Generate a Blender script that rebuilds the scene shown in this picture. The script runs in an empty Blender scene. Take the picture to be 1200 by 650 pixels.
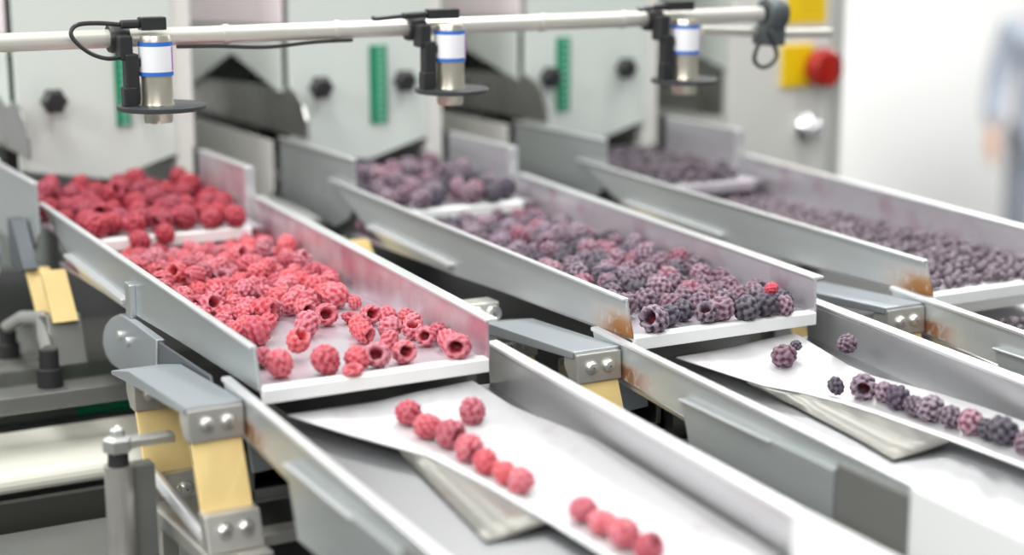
import bpy, bmesh, math, random
import numpy as np
from mathutils import Vector, Matrix
PI = math.pi
S = bpy.context.scene
COL = S.collection
BED = -.21
P = 0.3469                      # pitch between the three sorting lines

# ------------------------------------------------------------------ materials
def mat(name, base, metal=0.0, rough=0.5, var=0.0, vscale=30, stretch=(1, 1, 1), bump=0.0, bscale=60, spots=None, emit=None, rvar=0.0):
    m = bpy.data.materials.new(name); m.use_nodes = True
    nt = m.node_tree; b = nt.nodes['Principled BSDF']
    b.inputs['Base Color'].default_value = (*base, 1)
    b.inputs['Metallic'].default_value = metal
    b.inputs['Roughness'].default_value = rough
    tc = nt.nodes.new('ShaderNodeTexCoord'); mp = nt.nodes.new('ShaderNodeMapping')
    mp.inputs['Scale'].default_value = stretch
    nt.links.new(tc.outputs['Object'], mp.inputs['Vector'])
    col = None
    if var or rvar:
        n = nt.nodes.new('ShaderNodeTexNoise'); n.inputs['Scale'].default_value = vscale; n.inputs['Detail'].default_value = 5
        nt.links.new(mp.outputs['Vector'], n.inputs['Vector'])
        if var:
            mx = nt.nodes.new('ShaderNodeMix'); mx.data_type = 'RGBA'
            mx.inputs['A'].default_value = (*[c * (1 - var) for c in base], 1)
            mx.inputs['B'].default_value = (*[min(1, c * (1 + var)) for c in base], 1)
            nt.links.new(n.outputs['Fac'], mx.inputs['Factor'])
            col = mx.outputs['Result']
        if rvar:
            mr = nt.nodes.new('ShaderNodeMapRange')
            mr.inputs['To Min'].default_value = max(0.05, rough - rvar); mr.inputs['To Max'].default_value = rough + rvar
            nt.links.new(n.outputs['Fac'], mr.inputs['Value']); nt.links.new(mr.outputs['Result'], b.inputs['Roughness'])
    if spots:                    # (colour, scale, threshold low, threshold high): stains that belong to the surface
        c2, sc, lo, hi = spots
        n2 = nt.nodes.new('ShaderNodeTexNoise'); n2.inputs['Scale'].default_value = sc; n2.inputs['Detail'].default_value = 4
        nt.links.new(tc.outputs['Object'], n2.inputs['Vector'])
        mr2 = nt.nodes.new('ShaderNodeMapRange'); mr2.inputs['From Min'].default_value = lo; mr2.inputs['From Max'].default_value = hi
        nt.links.new(n2.outputs['Fac'], mr2.inputs['Value'])
        mx2 = nt.nodes.new('ShaderNodeMix'); mx2.data_type = 'RGBA'
        nt.links.new(mr2.outputs['Result'], mx2.inputs['Factor'])
        if col is not None: nt.links.new(col, mx2.inputs['A'])
        else: mx2.inputs['A'].default_value = (*base, 1)
        mx2.inputs['B'].default_value = (*c2, 1); col = mx2.outputs['Result']
    if col is not None: nt.links.new(col, b.inputs['Base Color'])
    if bump:
        n3 = nt.nodes.new('ShaderNodeTexNoise'); n3.inputs['Scale'].default_value = bscale; n3.inputs['Detail'].default_value = 3
        nt.links.new(mp.outputs['Vector'], n3.inputs['Vector'])
        bp = nt.nodes.new('ShaderNodeBump'); bp.inputs['Strength'].default_value = bump; bp.inputs['Distance'].default_value = 0.002
        nt.links.new(n3.outputs['Fac'], bp.inputs['Height']); nt.links.new(bp.outputs['Normal'], b.inputs['Normal'])
    if emit:
        b.inputs['Emission Color'].default_value = (*base, 1); b.inputs['Emission Strength'].default_value = emit
    return m

def rust_mat(name, base, y0, y1, z0, z1, rust, metal=1.0, rough=0.4):
    """brushed steel with a rust stain in the corner between (y0 clean .. y1 rusty) and (z0 clean .. z1 rusty), object coordinates"""
    m = mat(name, base, metal, rough, var=.08, vscale=18, stretch=(1, .25, 3), rvar=.08)
    nt = m.node_tree; b = nt.nodes['Principled BSDF']
    old = b.inputs['Base Color'].links[0].from_socket
    tc = nt.nodes.new('ShaderNodeTexCoord'); sp = nt.nodes.new('ShaderNodeSeparateXYZ'); nt.links.new(tc.outputs['Object'], sp.inputs[0])
    facs = []
    for ax, a, c in (('Y', y0, y1), ('Z', z0, z1)):
        mr = nt.nodes.new('ShaderNodeMapRange'); mr.interpolation_type = 'SMOOTHSTEP'
        mr.inputs['From Min'].default_value = a; mr.inputs['From Max'].default_value = c
        nt.links.new(sp.outputs[ax], mr.inputs['Value']); facs.append(mr.outputs['Result'])
    n = nt.nodes.new('ShaderNodeTexNoise'); n.inputs['Scale'].default_value = 90; nt.links.new(tc.outputs['Object'], n.inputs['Vector'])
    mr = nt.nodes.new('ShaderNodeMapRange'); mr.inputs['From Min'].default_value = .22; mr.inputs['From Max'].default_value = .48
    nt.links.new(n.outputs['Fac'], mr.inputs['Value']); facs.append(mr.outputs['Result'])
    cur = facs[0]
    for f in facs[1:]:
        mu = nt.nodes.new('ShaderNodeMath'); mu.operation = 'MULTIPLY'; nt.links.new(cur, mu.inputs[0]); nt.links.new(f, mu.inputs[1]); cur = mu.outputs[0]
    mx = nt.nodes.new('ShaderNodeMix'); mx.data_type = 'RGBA'; nt.links.new(cur, mx.inputs['Factor'])
    nt.links.new(old, mx.inputs['A']); mx.inputs['B'].default_value = (*rust, 1); nt.links.new(mx.outputs['Result'], b.inputs['Base Color'])
    sb = nt.nodes.new('ShaderNodeMath'); sb.operation = 'SUBTRACT'; sb.inputs[0].default_value = metal; nt.links.new(cur, sb.inputs[1]); sb.use_clamp = True
    nt.links.new(sb.outputs[0], b.inputs['Metallic'])
    return m

def berry_mat(name, cols, frost, famt, rough=0.55, sheen=0.0, fscale=130, sss=0.0, patch=False):
    """fruit skin: a colour per fruit (Object Info random), frost crystals on the raised drupelets and in patches"""
    m = bpy.data.materials.new(name); m.use_nodes = True
    nt = m.node_tree; b = nt.nodes['Principled BSDF']
    oi = nt.nodes.new('ShaderNodeObjectInfo'); ra = nt.nodes.new('ShaderNodeValToRGB')
    el = ra.color_ramp.elements
    while len(el) < len(cols): el.new(0.5)
    for k, c in enumerate(cols):
        el[k].position = k / max(1, len(cols) - 1); el[k].color = (*c, 1)
    nt.links.new(oi.outputs['Random'], ra.inputs['Fac'])
    tc = nt.nodes.new('ShaderNodeTexCoord'); ad = nt.nodes.new('ShaderNodeVectorMath'); ad.operation = 'ADD'
    nt.links.new(tc.outputs['Object'], ad.inputs[0])
    sc = nt.nodes.new('ShaderNodeVectorMath'); sc.operation = 'SCALE'; sc.inputs[0].default_value = (.37, .71, .53); nt.links.new(oi.outputs['Random'], sc.inputs['Scale'])
    nt.links.new(sc.outputs[0], ad.inputs[1])
    n1 = nt.nodes.new('ShaderNodeTexNoise'); n1.inputs['Scale'].default_value = fscale; n1.inputs['Detail'].default_value = 2; nt.links.new(ad.outputs[0], n1.inputs['Vector'])
    n2 = nt.nodes.new('ShaderNodeTexNoise'); n2.inputs['Scale'].default_value = fscale * 9; n2.inputs['Detail'].default_value = 3; nt.links.new(ad.outputs[0], n2.inputs['Vector'])
    ge = nt.nodes.new('ShaderNodeNewGeometry')
    pm = nt.nodes.new('ShaderNodeMapRange'); pm.inputs['From Min'].default_value = .485; pm.inputs['From Max'].default_value = .555; nt.links.new(ge.outputs['Pointiness'], pm.inputs['Value'])
    m1 = nt.nodes.new('ShaderNodeMapRange'); m1.inputs['From Min'].default_value = .38; m1.inputs['From Max'].default_value = .66; nt.links.new(n1.outputs['Fac'], m1.inputs['Value'])
    m2 = nt.nodes.new('ShaderNodeMapRange'); m2.inputs['From Min'].default_value = .35; m2.inputs['From Max'].default_value = .65; nt.links.new(n2.outputs['Fac'], m2.inputs['Value'])
    def op(o, a, c):
        x = nt.nodes.new('ShaderNodeMath'); x.operation = o; x.use_clamp = True
        for i, v in enumerate((a, c)):
            if isinstance(v, float): x.inputs[i].default_value = v
            else: nt.links.new(v, x.inputs[i])
        return x.outputs[0]
    f = op('MULTIPLY', op('ADD', op('MULTIPLY', pm.outputs[0], .75), op('MULTIPLY', op('MULTIPLY', m1.outputs[0], .55), op('ADD', pm.outputs[0], .35))), op('ADD', op('MULTIPLY', m2.outputs[0], .6), .45))
    if patch: f = op('MULTIPLY', op('ADD', op('MULTIPLY', m1.outputs[0], .9), .12), op('ADD', op('MULTIPLY', m2.outputs[0], .8), .3))
    rn = nt.nodes.new('ShaderNodeMapRange'); rn.inputs['To Min'].default_value = famt * .55; rn.inputs['To Max'].default_value = min(1.0, famt * 1.35)
    wn = nt.nodes.new('ShaderNodeMath'); wn.operation = 'FRACT'; w7 = nt.nodes.new('ShaderNodeMath'); w7.operation = 'MULTIPLY'; w7.inputs[1].default_value = 7.31
    nt.links.new(oi.outputs['Random'], w7.inputs[0]); nt.links.new(w7.outputs[0], wn.inputs[0]); nt.links.new(wn.outputs[0], rn.inputs['Value'])
    f = op('MULTIPLY', f, rn.outputs[0])
    mx = nt.nodes.new('ShaderNodeMix'); mx.data_type = 'RGBA'; nt.links.new(f, mx.inputs['Factor']); nt.links.new(ra.outputs['Color'], mx.inputs['A']); mx.inputs['B'].default_value = (*frost, 1)
    nt.links.new(mx.outputs['Result'], b.inputs['Base Color'])
    b.inputs['Roughness'].default_value = rough
    b.inputs['Subsurface Weight'].default_value = sss; b.inputs['Subsurface Radius'].default_value = (.006, .002, .002); b.inputs['Subsurface Scale'].default_value = .5
    bp = nt.nodes.new('ShaderNodeBump'); bp.inputs['Strength'].default_value = .25; bp.inputs['Distance'].default_value = .0006
    nt.links.new(n2.outputs['Fac'], bp.inputs['Height']); nt.links.new(bp.outputs['Normal'], b.inputs['Normal'])
    return m

M = {}
M['steel'] = mat('brushed_steel', (.62, .645, .65), .85, .36, var=.10, vscale=14, stretch=(1, .3, 3), rvar=.08, bump=.05, bscale=120)
M['steel_wall'] = mat('tray_side_steel', (.52, .555, .555), .7, .38, var=.10, vscale=12, stretch=(1, .4, 2.5), rvar=.08, bump=.04, bscale=90)
M['steel_in'] = mat('tray_inner_steel', (.66, .645, .68), .7, .36, var=.08, vscale=16, stretch=(1, .4, 2), rvar=.08, spots=((.52, .34, .42), 22, .52, .8))
M['steel_red'] = mat('juice_stained_steel', (.68, .635, .665), .65, .36, var=.08, vscale=16, stretch=(1, .4, 2), rvar=.08, spots=((.55, .26, .34), 18, .42, .75))
M['tray_floor'] = mat('tray_floor_steel', (.60, .585, .63), .7, .40, var=.06, vscale=20, spots=((.62, .44, .54), 26, .5, .8))
M['trough_floor'] = mat('trough_floor_steel', (.36, .365, .375), .85, .34, var=.08, vscale=12, stretch=(1, .3, 1), rvar=.06)
M['trough_in'] = mat('trough_side_steel', (.56, .565, .58), .75, .34, var=.08, vscale=12, stretch=(1, .3, 2), rvar=.06)
M['lip'] = mat('white_lip_plastic', (.86, .88, .87), 0, .35, var=.03, vscale=30)
M['rim'] = mat('polished_rim_steel', (.85, .86, .87), .75, .34, var=.04, vscale=30)
M['chute'] = mat('dark_feed_steel', (.50, .50, .48), .95, .27, var=.22, vscale=7, rvar=.1, spots=((.30, .28, .26), 9, .45, .7))
M['plate'] = mat('white_sheet', (.64, .64, .65), .25, .35, var=.03, vscale=14, spots=((.50, .45, .46), 30, .58, .78))
M['flap'] = mat('flap_sheet', (.30, .295, .27), .6, .42, var=.08, vscale=22, spots=((.30, .20, .14), 40, .64, .76))
M['paint'] = mat('pale_green_paint', (.64, .70, .655), 0, .42, var=.03, vscale=5)
M['cream'] = mat('cream_paint', (.76, .755, .71), 0, .45, var=.05, vscale=5)
M['panel_pink'] = mat('pale_pink_cover', (.78, .70, .72), 0, .5, var=.02, vscale=6)
M['control'] = mat('light_grey_paint', (.72, .715, .675), 0, .45, var=.02, vscale=4)
M['edge_grey'] = mat('grey_edge_paint', (.50, .51, .48), 0, .5, var=.03, vscale=5)
M['white_box'] = mat('outfeed_glare_white', (.70, .715, .705), 0, .4, var=.02, vscale=8)
M['tube'] = mat('pale_tube_steel', (.70, .69, .62), .55, .36, var=.05, vscale=12)
M['black'] = mat('black_plastic', (.018, .019, .02), 0, .42, var=.2, vscale=40)
M['rubber'] = mat('black_rubber', (.02, .02, .02), 0, .7, var=.2, vscale=40)
M['darkgrey'] = mat('dark_grey_metal', (.10, .115, .12), .4, .4, var=.1, vscale=30)
M['disc'] = mat('dark_disc_plastic', (.035, .04, .042), 0, .4, var=.1, vscale=30)
M['grey_paint'] = mat('grey_frame_paint', (.17, .175, .16), .2, .5, var=.18, vscale=7)
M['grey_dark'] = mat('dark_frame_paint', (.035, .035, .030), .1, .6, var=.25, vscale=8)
M['bed'] = mat('bed_plate_steel', (.022, .024, .022), .0, .5, var=.25, vscale=6)
M['yellow'] = mat('yellow_glassfibre', (.84, .63, .27), 0, .5, var=.08, vscale=40, stretch=(1, 1, .2))
M['cast'] = mat('cast_steel', (.60, .585, .54), .8, .42, var=.18, vscale=26, spots=((.26, .13, .07), 24, .62, .75))
M['bolt'] = mat('zinc_bolt', (.74, .74, .70), .85, .32, var=.08, vscale=60)
M['bracket'] = mat('grey_blue_plate', (.52, .56, .60), .75, .36, var=.06, vscale=14)
M['shade'] = mat('blue_grey_plate', (.13, .145, .16), .5, .45, var=.1, vscale=14)
M['silver'] = mat('sensor_silver', (.70, .655, .54), .85, .3, var=.08, vscale=40)
M['label_white'] = mat('label_paper', (.84, .85, .88), 0, .5, var=.02, vscale=30)
M['label_blue'] = mat('label_blue', (.03, .15, .55), 0, .5, var=.02, vscale=30)
M['label_violet'] = mat('label_violet', (.35, .12, .45), 0, .5, var=.02, vscale=30)
M['green'] = mat('green_scale', (.0, .22, .095), 0, .4, var=.06, vscale=30)
M['tick'] = mat('scale_tick', (.22, .55, .40), 0, .4, var=.03, vscale=30)
M['sign_yellow'] = mat('sign_yellow', (.90, .62, .005), 0, .4, var=.04, vscale=20)
M['sign_line'] = mat('sign_lettering', (.70, .44, .01), 0, .45, var=.03, vscale=20)
M['red'] = mat('red_knob', (.38, .012, .006), 0, .35, var=.06, vscale=30)
M['chrome'] = mat('chrome', (.88, .89, .90), 1, .12, var=.02, vscale=20)
M['belt'] = mat('cream_belt', (.83, .82, .72), 0, .5, var=.03, vscale=12)
M['roller'] = mat('grey_green_roller', (.20, .225, .20), .3, .42, var=.06, vscale=10)
M['roller_green'] = mat('green_sleeve', (.02, .30, .15), 0, .4, var=.06, vscale=20)
M['teal'] = mat('teal_motor_paint', (.0, .16, .12), 0, .4, var=.08, vscale=20)
M['can'] = mat('magnet_housing', (.26, .265, .25), .6, .4, var=.1, vscale=20)
M['wall'] = mat('white_wall_paint', (.86, .86, .845), 0, .7, var=.01, vscale=2)
M['floor'] = mat('grey_floor_coating', (.34, .35, .34), 0, .5, var=.08, vscale=3)
M['skin'] = mat('skin', (.62, .29, .15), 0, .5, var=.06, vscale=20)
M['coat'] = mat('pale_blue_coat', (.38, .42, .50), 0, .8, var=.06, vscale=9)
M['trousers'] = mat('grey_trousers', (.22, .24, .28), 0, .8, var=.08, vscale=9)
M['cap'] = mat('white_cap', (.8, .8, .8), 0, .8, var=.03, vscale=20)
M['hose'] = mat('pale_blue_hose', (.55, .65, .72), 0, .3, var=.05, vscale=20)
M['rust1'] = rust_mat('rusty_tray_side', (.52, .55, .55), .085 - .3, .020 - .3, .043, .020, (.27, .12, .035), .6)
M['rust_trough'] = rust_mat('rusty_trough_side', (.52, .55, .55), -.075 + .2, -.02 + .2, .0 - BED, -.012 - BED, (.22, .10, .05), .6)
M['raspberry'] = berry_mat('raspberry_skin', [(.40, .009, .024), (.53, .020, .032), (.28, .006, .028), (.62, .036, .036), (.36, .010, .038)], (.82, .52, .62), .44)
M['raspberry_shaded'] = berry_mat('shaded_raspberry_skin', [(.27, .006, .018), (.36, .010, .02), (.19, .005, .02)], (.55, .16, .24), .34)  # darker skin holding the shadow under the cabinet panel
M['mixed'] = berry_mat('dark_berry_skin', [(.022, .010, .026), (.09, .014, .04), (.03, .011, .033), (.20, .02, .05), (.016, .010, .022), (.05, .013, .04)], (.62, .49, .59), .52)
M['black_berry'] = berry_mat('blackberry_skin', [(.018, .010, .022), (.03, .012, .035)], (.40, .38, .46), .28)
M['currant'] = berry_mat('currant_skin', [(.010, .006, .012), (.03, .009, .02), (.016, .008, .018)], (.72, .60, .70), .50, fscale=190, patch=True)
M['cavity'] = mat('raspberry_cavity', (.16, .006, .016), 0, .6, var=.1, vscale=200)

# ------------------------------------------------------------------ mesh helpers
class MB:
    def __init__(s): s.bm = bmesh.new()
    def box(s, x0, x1, y0, y1, z0, z1):
        v = [s.bm.verts.new(p) for p in ((x0, y0, z0), (x1, y0, z0), (x1, y1, z0), (x0, y1, z0), (x0, y0, z1), (x1, y0, z1), (x1, y1, z1), (x0, y1, z1))]
        for f in ((3, 2, 1, 0), (4, 5, 6, 7), (0, 1, 5, 4), (1, 2, 6, 5), (2, 3, 7, 6), (3, 0, 4, 7)): s.bm.faces.new([v[i] for i in f])
        return s
    def prism(s, pts, off):
        """closed outline pts (3D, planar) extruded by the vector off"""
        a = [s.bm.verts.new(p) for p in pts]; b = [s.bm.verts.new(Vector(p) + Vector(off)) for p in pts]
        n = len(pts); s.bm.faces.new(a[::-1]); s.bm.faces.new(b)
        for i in range(n): s.bm.faces.new((a[i], a[(i + 1) % n], b[(i + 1) % n], b[i]))
        return s
    def strip(s, rows):
        """grid surface from rows of points"""
        g = [[s.bm.verts.new(p) for p in r] for r in rows]
        for i in range(len(g) - 1):
            for j in range(len(g[0]) - 1): s.bm.faces.new((g[i][j], g[i][j + 1], g[i + 1][j + 1], g[i + 1][j]))
        return s
    def tube(s, pts, r, seg=14, caps=True):
        pts = [Vector(p) for p in pts]; rr = r if isinstance(r, (list, tuple)) else [r] * len(pts)
        rings = []; up = None
        for i, p in enumerate(pts):
            t = (pts[min(i + 1, len(pts) - 1)] - pts[max(i - 1, 0)]).normalized()
            if up is None: up = Vector((0, 0, 1)) if abs(t.z) < .9 else Vector((0, 1, 0))
            a = t.cross(up).normalized(); up = a.cross(t).normalized()
            rings.append([s.bm.verts.new(p + (a * math.cos(2 * PI * k / seg) + up * math.sin(2 * PI * k / seg)) * rr[i]) for k in range(seg)])
        for i in range(len(rings) - 1):
            for k in range(seg): s.bm.faces.new((rings[i][k], rings[i][(k + 1) % seg], rings[i + 1][(k + 1) % seg], rings[i + 1][k]))
        if caps: s.bm.faces.new(rings[0][::-1]); s.bm.faces.new(rings[-1])
        return s
    def lathe(s, prof, c, axis='z', seg=28, ring=False):
        """profile of (radius, height along axis) revolved about the point c"""
        rings = []
        for r, h in prof:
            ring = []
            for k in range(seg):
                a = 2 * PI * k / seg; u, w = r * math.cos(a), r * math.sin(a)
                d = {'z': (u, w, h), 'y': (u, h, w), 'x': (h, u, w)}[axis]
                ring.append(s.bm.verts.new(Vector(c) + Vector(d)))
            rings.append(ring)
        for i in range(len(rings) - 1):
            for k in range(seg): s.bm.faces.new((rings[i][k], rings[i][(k + 1) % seg], rings[i + 1][(k + 1) % seg], rings[i + 1][k]))
        if ring:
            for k in range(seg): s.bm.faces.new((rings[-1][k], rings[-1][(k + 1) % seg], rings[0][(k + 1) % seg], rings[0][k]))
        else: s.bm.faces.new(rings[0][::-1]); s.bm.faces.new(rings[-1])
        return s
    def map(s, f):
        for v in s.bm.verts: v.co = Vector(f(v.co))
        return s

def wloc(o):
    v = Vector((0, 0, 0))
    while o is not None: v += o.location; o = o.parent
    return v

def obj(name, mb, m, parent=None, bevel=0.0, smooth=False, solid=0.0, loc=None):
    """links the shape (given in place) as ONE mesh object; its origin goes to loc (or to the parent's base)"""
    bm = mb.bm
    base = wloc(parent) if parent is not None else Vector(loc or (0, 0, 0))
    if base.length: bmesh.ops.translate(bm, verts=bm.verts, vec=-base)
    bmesh.ops.recalc_face_normals(bm, faces=bm.faces)
    me = bpy.data.meshes.new(name); bm.to_mesh(me); bm.free()
    me.materials.append(M[m] if isinstance(m, str) else m)
    o = bpy.data.objects.new(name, me); COL.objects.link(o)
    if parent is not None: o.parent = parent
    else: o.location = base
    if smooth:
        for p in me.polygons: p.use_smooth = True
        if smooth == 'auto': me.set_sharp_from_angle(angle=math.radians(35))
    if solid:
        md = o.modifiers.new('thickness', 'SOLIDIFY'); md.thickness = solid; md.offset = 0
    if bevel:
        md = o.modifiers.new('bevel', 'BEVEL'); md.width = bevel; md.segments = 2; md.limit_method = 'ANGLE'
    return o

def tag(o, label, cat, group=None):
    o['label'] = label; o['category'] = cat
    if group: o['group'] = group
    return o

def thing(name, label, cat, loc, group=None):
    o = bpy.data.objects.new(name, None); COL.objects.link(o); o.location = loc; o.empty_display_size = .02
    return tag(o, label, cat, group)

def struct(o): o['kind'] = 'structure'; return o

def yz(x, pts): return [(x, y, z) for y, z in pts]
def xz(y, pts): return [(x, y, z) for x, z in pts]

LINE = ['raspberry line', 'mixed dark berry line', 'small currant line']
FLOOR_Z = -1.67

# ------------------------------------------------------------------ the room
struct(obj('floor', MB().box(-5, 14, -4, 6, FLOOR_Z - .05, FLOOR_Z), 'floor'))
struct(obj('wall_back', MB().box(-5, 14, 6, 6.1, FLOOR_Z, 1.9), 'wall'))

# ------------------------------------------------------------------ bed of the machine
bed = thing('machine_bed', 'dark steel bed carrying the three vibrating sorting lines', 'machine bed', (0.4, 0.3, FLOOR_Z))
obj('bed_plate', MB().box(-.55, 1.6, -.75, 1.75, BED - .02, BED), 'bed', bed, bevel=.002)
for x in (-.5, .5, 1.5):
    for y in (-.65, .5, 1.65): obj('leg', MB().box(x - .03, x + .03, y - .03, y + .03, FLOOR_Z, BED - .02), 'grey_paint', bed, bevel=.003)

# ------------------------------------------------------------------ middle trays
FZ = lambda y: .0115 - .0100 * y               # floor of the middle tray
TZ = lambda y: .0435 + .0217 * y               # top of its sides
XL = lambda y: -.0116 * y / .658
XR = lambda y: .2 + .02 * y / .658
def middle_tray(i):
    ox = i * P
    t = thing('vibrating_tray', ['long steel vibrating tray heaped with red raspberries', 'long steel vibrating tray heaped with mixed dark berries',
              'long steel vibrating tray heaped with tiny currants'][i], 'tray', (ox + .1, .3, 0))
    obj('tray_floor', MB().prism(yz(0, [(0, FZ(0)), (.605, FZ(.605)), (.605, FZ(.605) - .003), (0, FZ(0) - .003)]), (1, 0, 0)).map(
        lambda v: (ox + (XL(v.y) if v.x < .5 else XR(v.y)), v.y, v.z)), 'tray_floor', t)
    lip = MB().prism(yz(0, [(-.002, .0005), (-.002, .0118), (.001, .0128), (.010, .0129), (.010, .010), (.003, .0085), (.003, .0005)]), (.2015, 0, 0)).map(lambda v: (ox + v.x - .0005, v.y, v.z))
    l = obj('lip', lip, 'lip', t, bevel=.0006); l['label'] = 'white front lip of the tray'
    prof = [(.0105, TZ(.0105)), (.66, TZ(.66) + .004), (.574, .027), (.507, .007), (.334, .005), (.225, .008), (.0, .0115)]
    obj('side_wall', MB().prism(yz(-.0028, prof), (.0028, 0, 0)).map(lambda v: (ox + v.x + XL(v.y), v.y, v.z)), 'rust1' if i else 'steel_wall', t, bevel=.0005)
    obj('rim', MB().prism(yz(-.0062, [(.0105, TZ(.0105) - .0005), (.66, TZ(.66) + .0035), (.66, TZ(.66) + .0065), (.0105, TZ(.0105) + .0022)]), (.0066, 0, 0)).map(
        lambda v: (ox + v.x + XL(v.y), v.y, v.z)), 'rim', t, bevel=.0008)
    # reinforcing ledge folded along the outer side, with its end tab
    obj('ledge', MB().prism(yz(-.0105, [(.34, .018), (.545, .026), (.545, .022), (.34, .013)]), (.0085, 0, 0)).map(lambda v: (ox + v.x + XL(v.y), v.y, v.z)), 'rim', t, bevel=.0008)
    if i == 0: obj('end_tab', MB().prism(yz(-.0085, [(.318, .004), (.318, .036), (.334, .037), (.334, .005)]), (.006, 0, 0)).map(lambda v: (ox + v.x + XL(v.y), v.y, v.z)), 'steel', t, bevel=.001)
    profr = [(.002, TZ(0)), (.618, TZ(.618)), (.618, FZ(.618)), (.0, FZ(0))]
    obj('side_wall', MB().prism(yz(0, profr), (.0028, 0, 0)).map(lambda v: (ox + v.x + XR(v.y), v.y, v.z)), 'steel_red' if i == 0 else 'steel_in', t, bevel=.0005)
    obj('rim', MB().prism(yz(-.001, [(.002, TZ(0) - .0008), (.618, TZ(.618) - .0008), (.618, TZ(.618) + .002), (.002, TZ(0) + .002)]), (.0125, 0, 0)).map(
        lambda v: (ox + v.x + XR(v.y), v.y, v.z)), 'rim', t, bevel=.0008)
    if i == 0:   # round-ended mounting plate under the outer side
        pts = [(.226, .004), (.231, -.034), (.29, -.046), (.354, -.055), (.385, -.056), (.403, -.052), (.414, -.042), (.410, -.030), (.398, -.019), (.375, -.007), (.345, .003), (.30, .004)]
        pl = obj('mounting_plate', MB().prism(yz(ox - .0175, pts), (.008, 0, 0)), 'bracket', t, bevel=.0012)
        for y in (.318, .345): obj('bolt', MB().lathe([(.0001, -.003), (.0042, -.003), (.0042, 0), (.0001, 0)], (ox - .0176, y, -.018), 'x', 12), 'bolt', pl)
        obj('web_plate', MB().prism(yz(ox - .0168, [(.08, .006), (.222, .003), (.226, -.033), (.06, -.03)]), (.0028, 0, 0)), 'shade', t, bevel=.0008)
    return t
TRAYS = [middle_tray(i) for i in range(3)]

# ------------------------------------------------------------------ upper feeder trays
UF = lambda y: .0335 + .006 * (y - .56)
ULX = [-.030, -.0062, -.0062]
def feeder_tray(i):
    ox = i * P; xl = ULX[i]
    t = thing('feeder_tray', ['short steel feeder tray under the first cabinet, full of red raspberries', 'short steel feeder tray feeding dark mixed berries from its cabinet',
              'short steel feeder tray dropping currants below the farthest cabinet'][i], 'tray', (ox + .1, .75, 0))
    obj('tray_floor', MB().prism([(ox + a, b, 0) for a, b in [(-.0062, .56), (-.0062, .67), (xl, .67), (xl, .84), (-.0062, .84), (-.0062, .97), (.195, .97), (.195, .825), (.2085, .825), (.2085, .56)]], (0, 0, -.003)).map(lambda v: (v.x, v.y, v.z + UF(v.y))), 'tray_floor', t)
    fl = obj('lip', MB().prism(yz(ox - .006, [(.556, .0215), (.556, .0333), (.560, .0347), (.570, .0347), (.570, .031), (.562, .0215)]), (.200, 0, 0)), 'lip' if i < 2 else 'tray_floor', t, bevel=.0006)
    prof = [(.60, .0935), (.843, .0915), (.843, .012), (.66, .004), (.62, .02), (.598, .040)]
    obj('side_wall', MB().prism(yz(ox + xl - .003, prof), (.003, 0, 0)), 'steel_wall', t, bevel=.0005)
    obj('rim', MB().prism(yz(ox + xl - .006, [(.60, .093), (.843, .091), (.843, .0935), (.60, .0955)]), (.007, 0, 0)), 'rim', t, bevel=.0007)
    obj('side_wall', MB().prism(yz(ox + .214, [(.628, .0895), (.80, .0885), (.80, .02), (.628, .021)]), (.003, 0, 0)), 'steel_red' if i == 0 else 'steel_in', t, bevel=.0005)
    obj('end_flange', MB().prism(yz(ox + .212, [(.624, .0905), (.630, .0905), (.630, .021), (.624, .021)]), (.012, 0, 0)), 'rim', t, bevel=.0007)
    obj('rim', MB().prism(yz(ox + .212, [(.628, .089), (.80, .088), (.80, .0905), (.628, .0915)]), (.011, 0, 0)), 'rim', t, bevel=.0007)
    obj('gap_shade_strip', MB().box(ox + .2125, ox + .219, .80, .815, .02, .092), 'rubber', t)  # black strip standing in for the shade in the gap
    # leaf springs and foot under the feeder
    for (y, z, w) in ((.60, .002, .0), (.53, .012, .0)):
        obj('leaf_spring', MB().prism(yz(ox - .048, [(y, z), (y + .007, z), (y - .037, z - .045), (y - .044, z - .045)]), (.026, 0, 0)), 'yellow', t, bevel=.0006)
    obj('spring_clamp', MB().prism(yz(ox - .052, [(.64, .05 if i == 0 else .014), (.66, .05 if i == 0 else .014), (.66, .0), (.615, -.004), (.59, .004)]), (.016, 0, 0)), 'shade', t, bevel=.001)  # dark colour stands in for shade in the gap on the farther lines
    obj('spring_clamp', MB().prism(yz(ox - .052, [(.50, -.028), (.57, -.042), (.56, -.085), (.48, -.078)]), (.036, 0, 0)), 'can', t, bevel=.0015)
    for y, r in ((.65, -.078), (.455, -.06)):
        a = obj('foot_arm', MB().tube([(ox - .045, .545, -.04), (ox - .055, (y + .545) / 2, -.05), (ox - .062, y, r + .006)], .0075, 10), 'bolt', t, smooth='auto')
        obj('foot', MB().lathe([(.001, -.030), (.013, -.030), (.013, -.012), (.010, -.010), (.010, .008), (.001, .008)], (ox - .062, y, r), 'z', 16), 'rubber', a, smooth='auto')
    return t
for i in range(3): feeder_tray(i)

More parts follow.
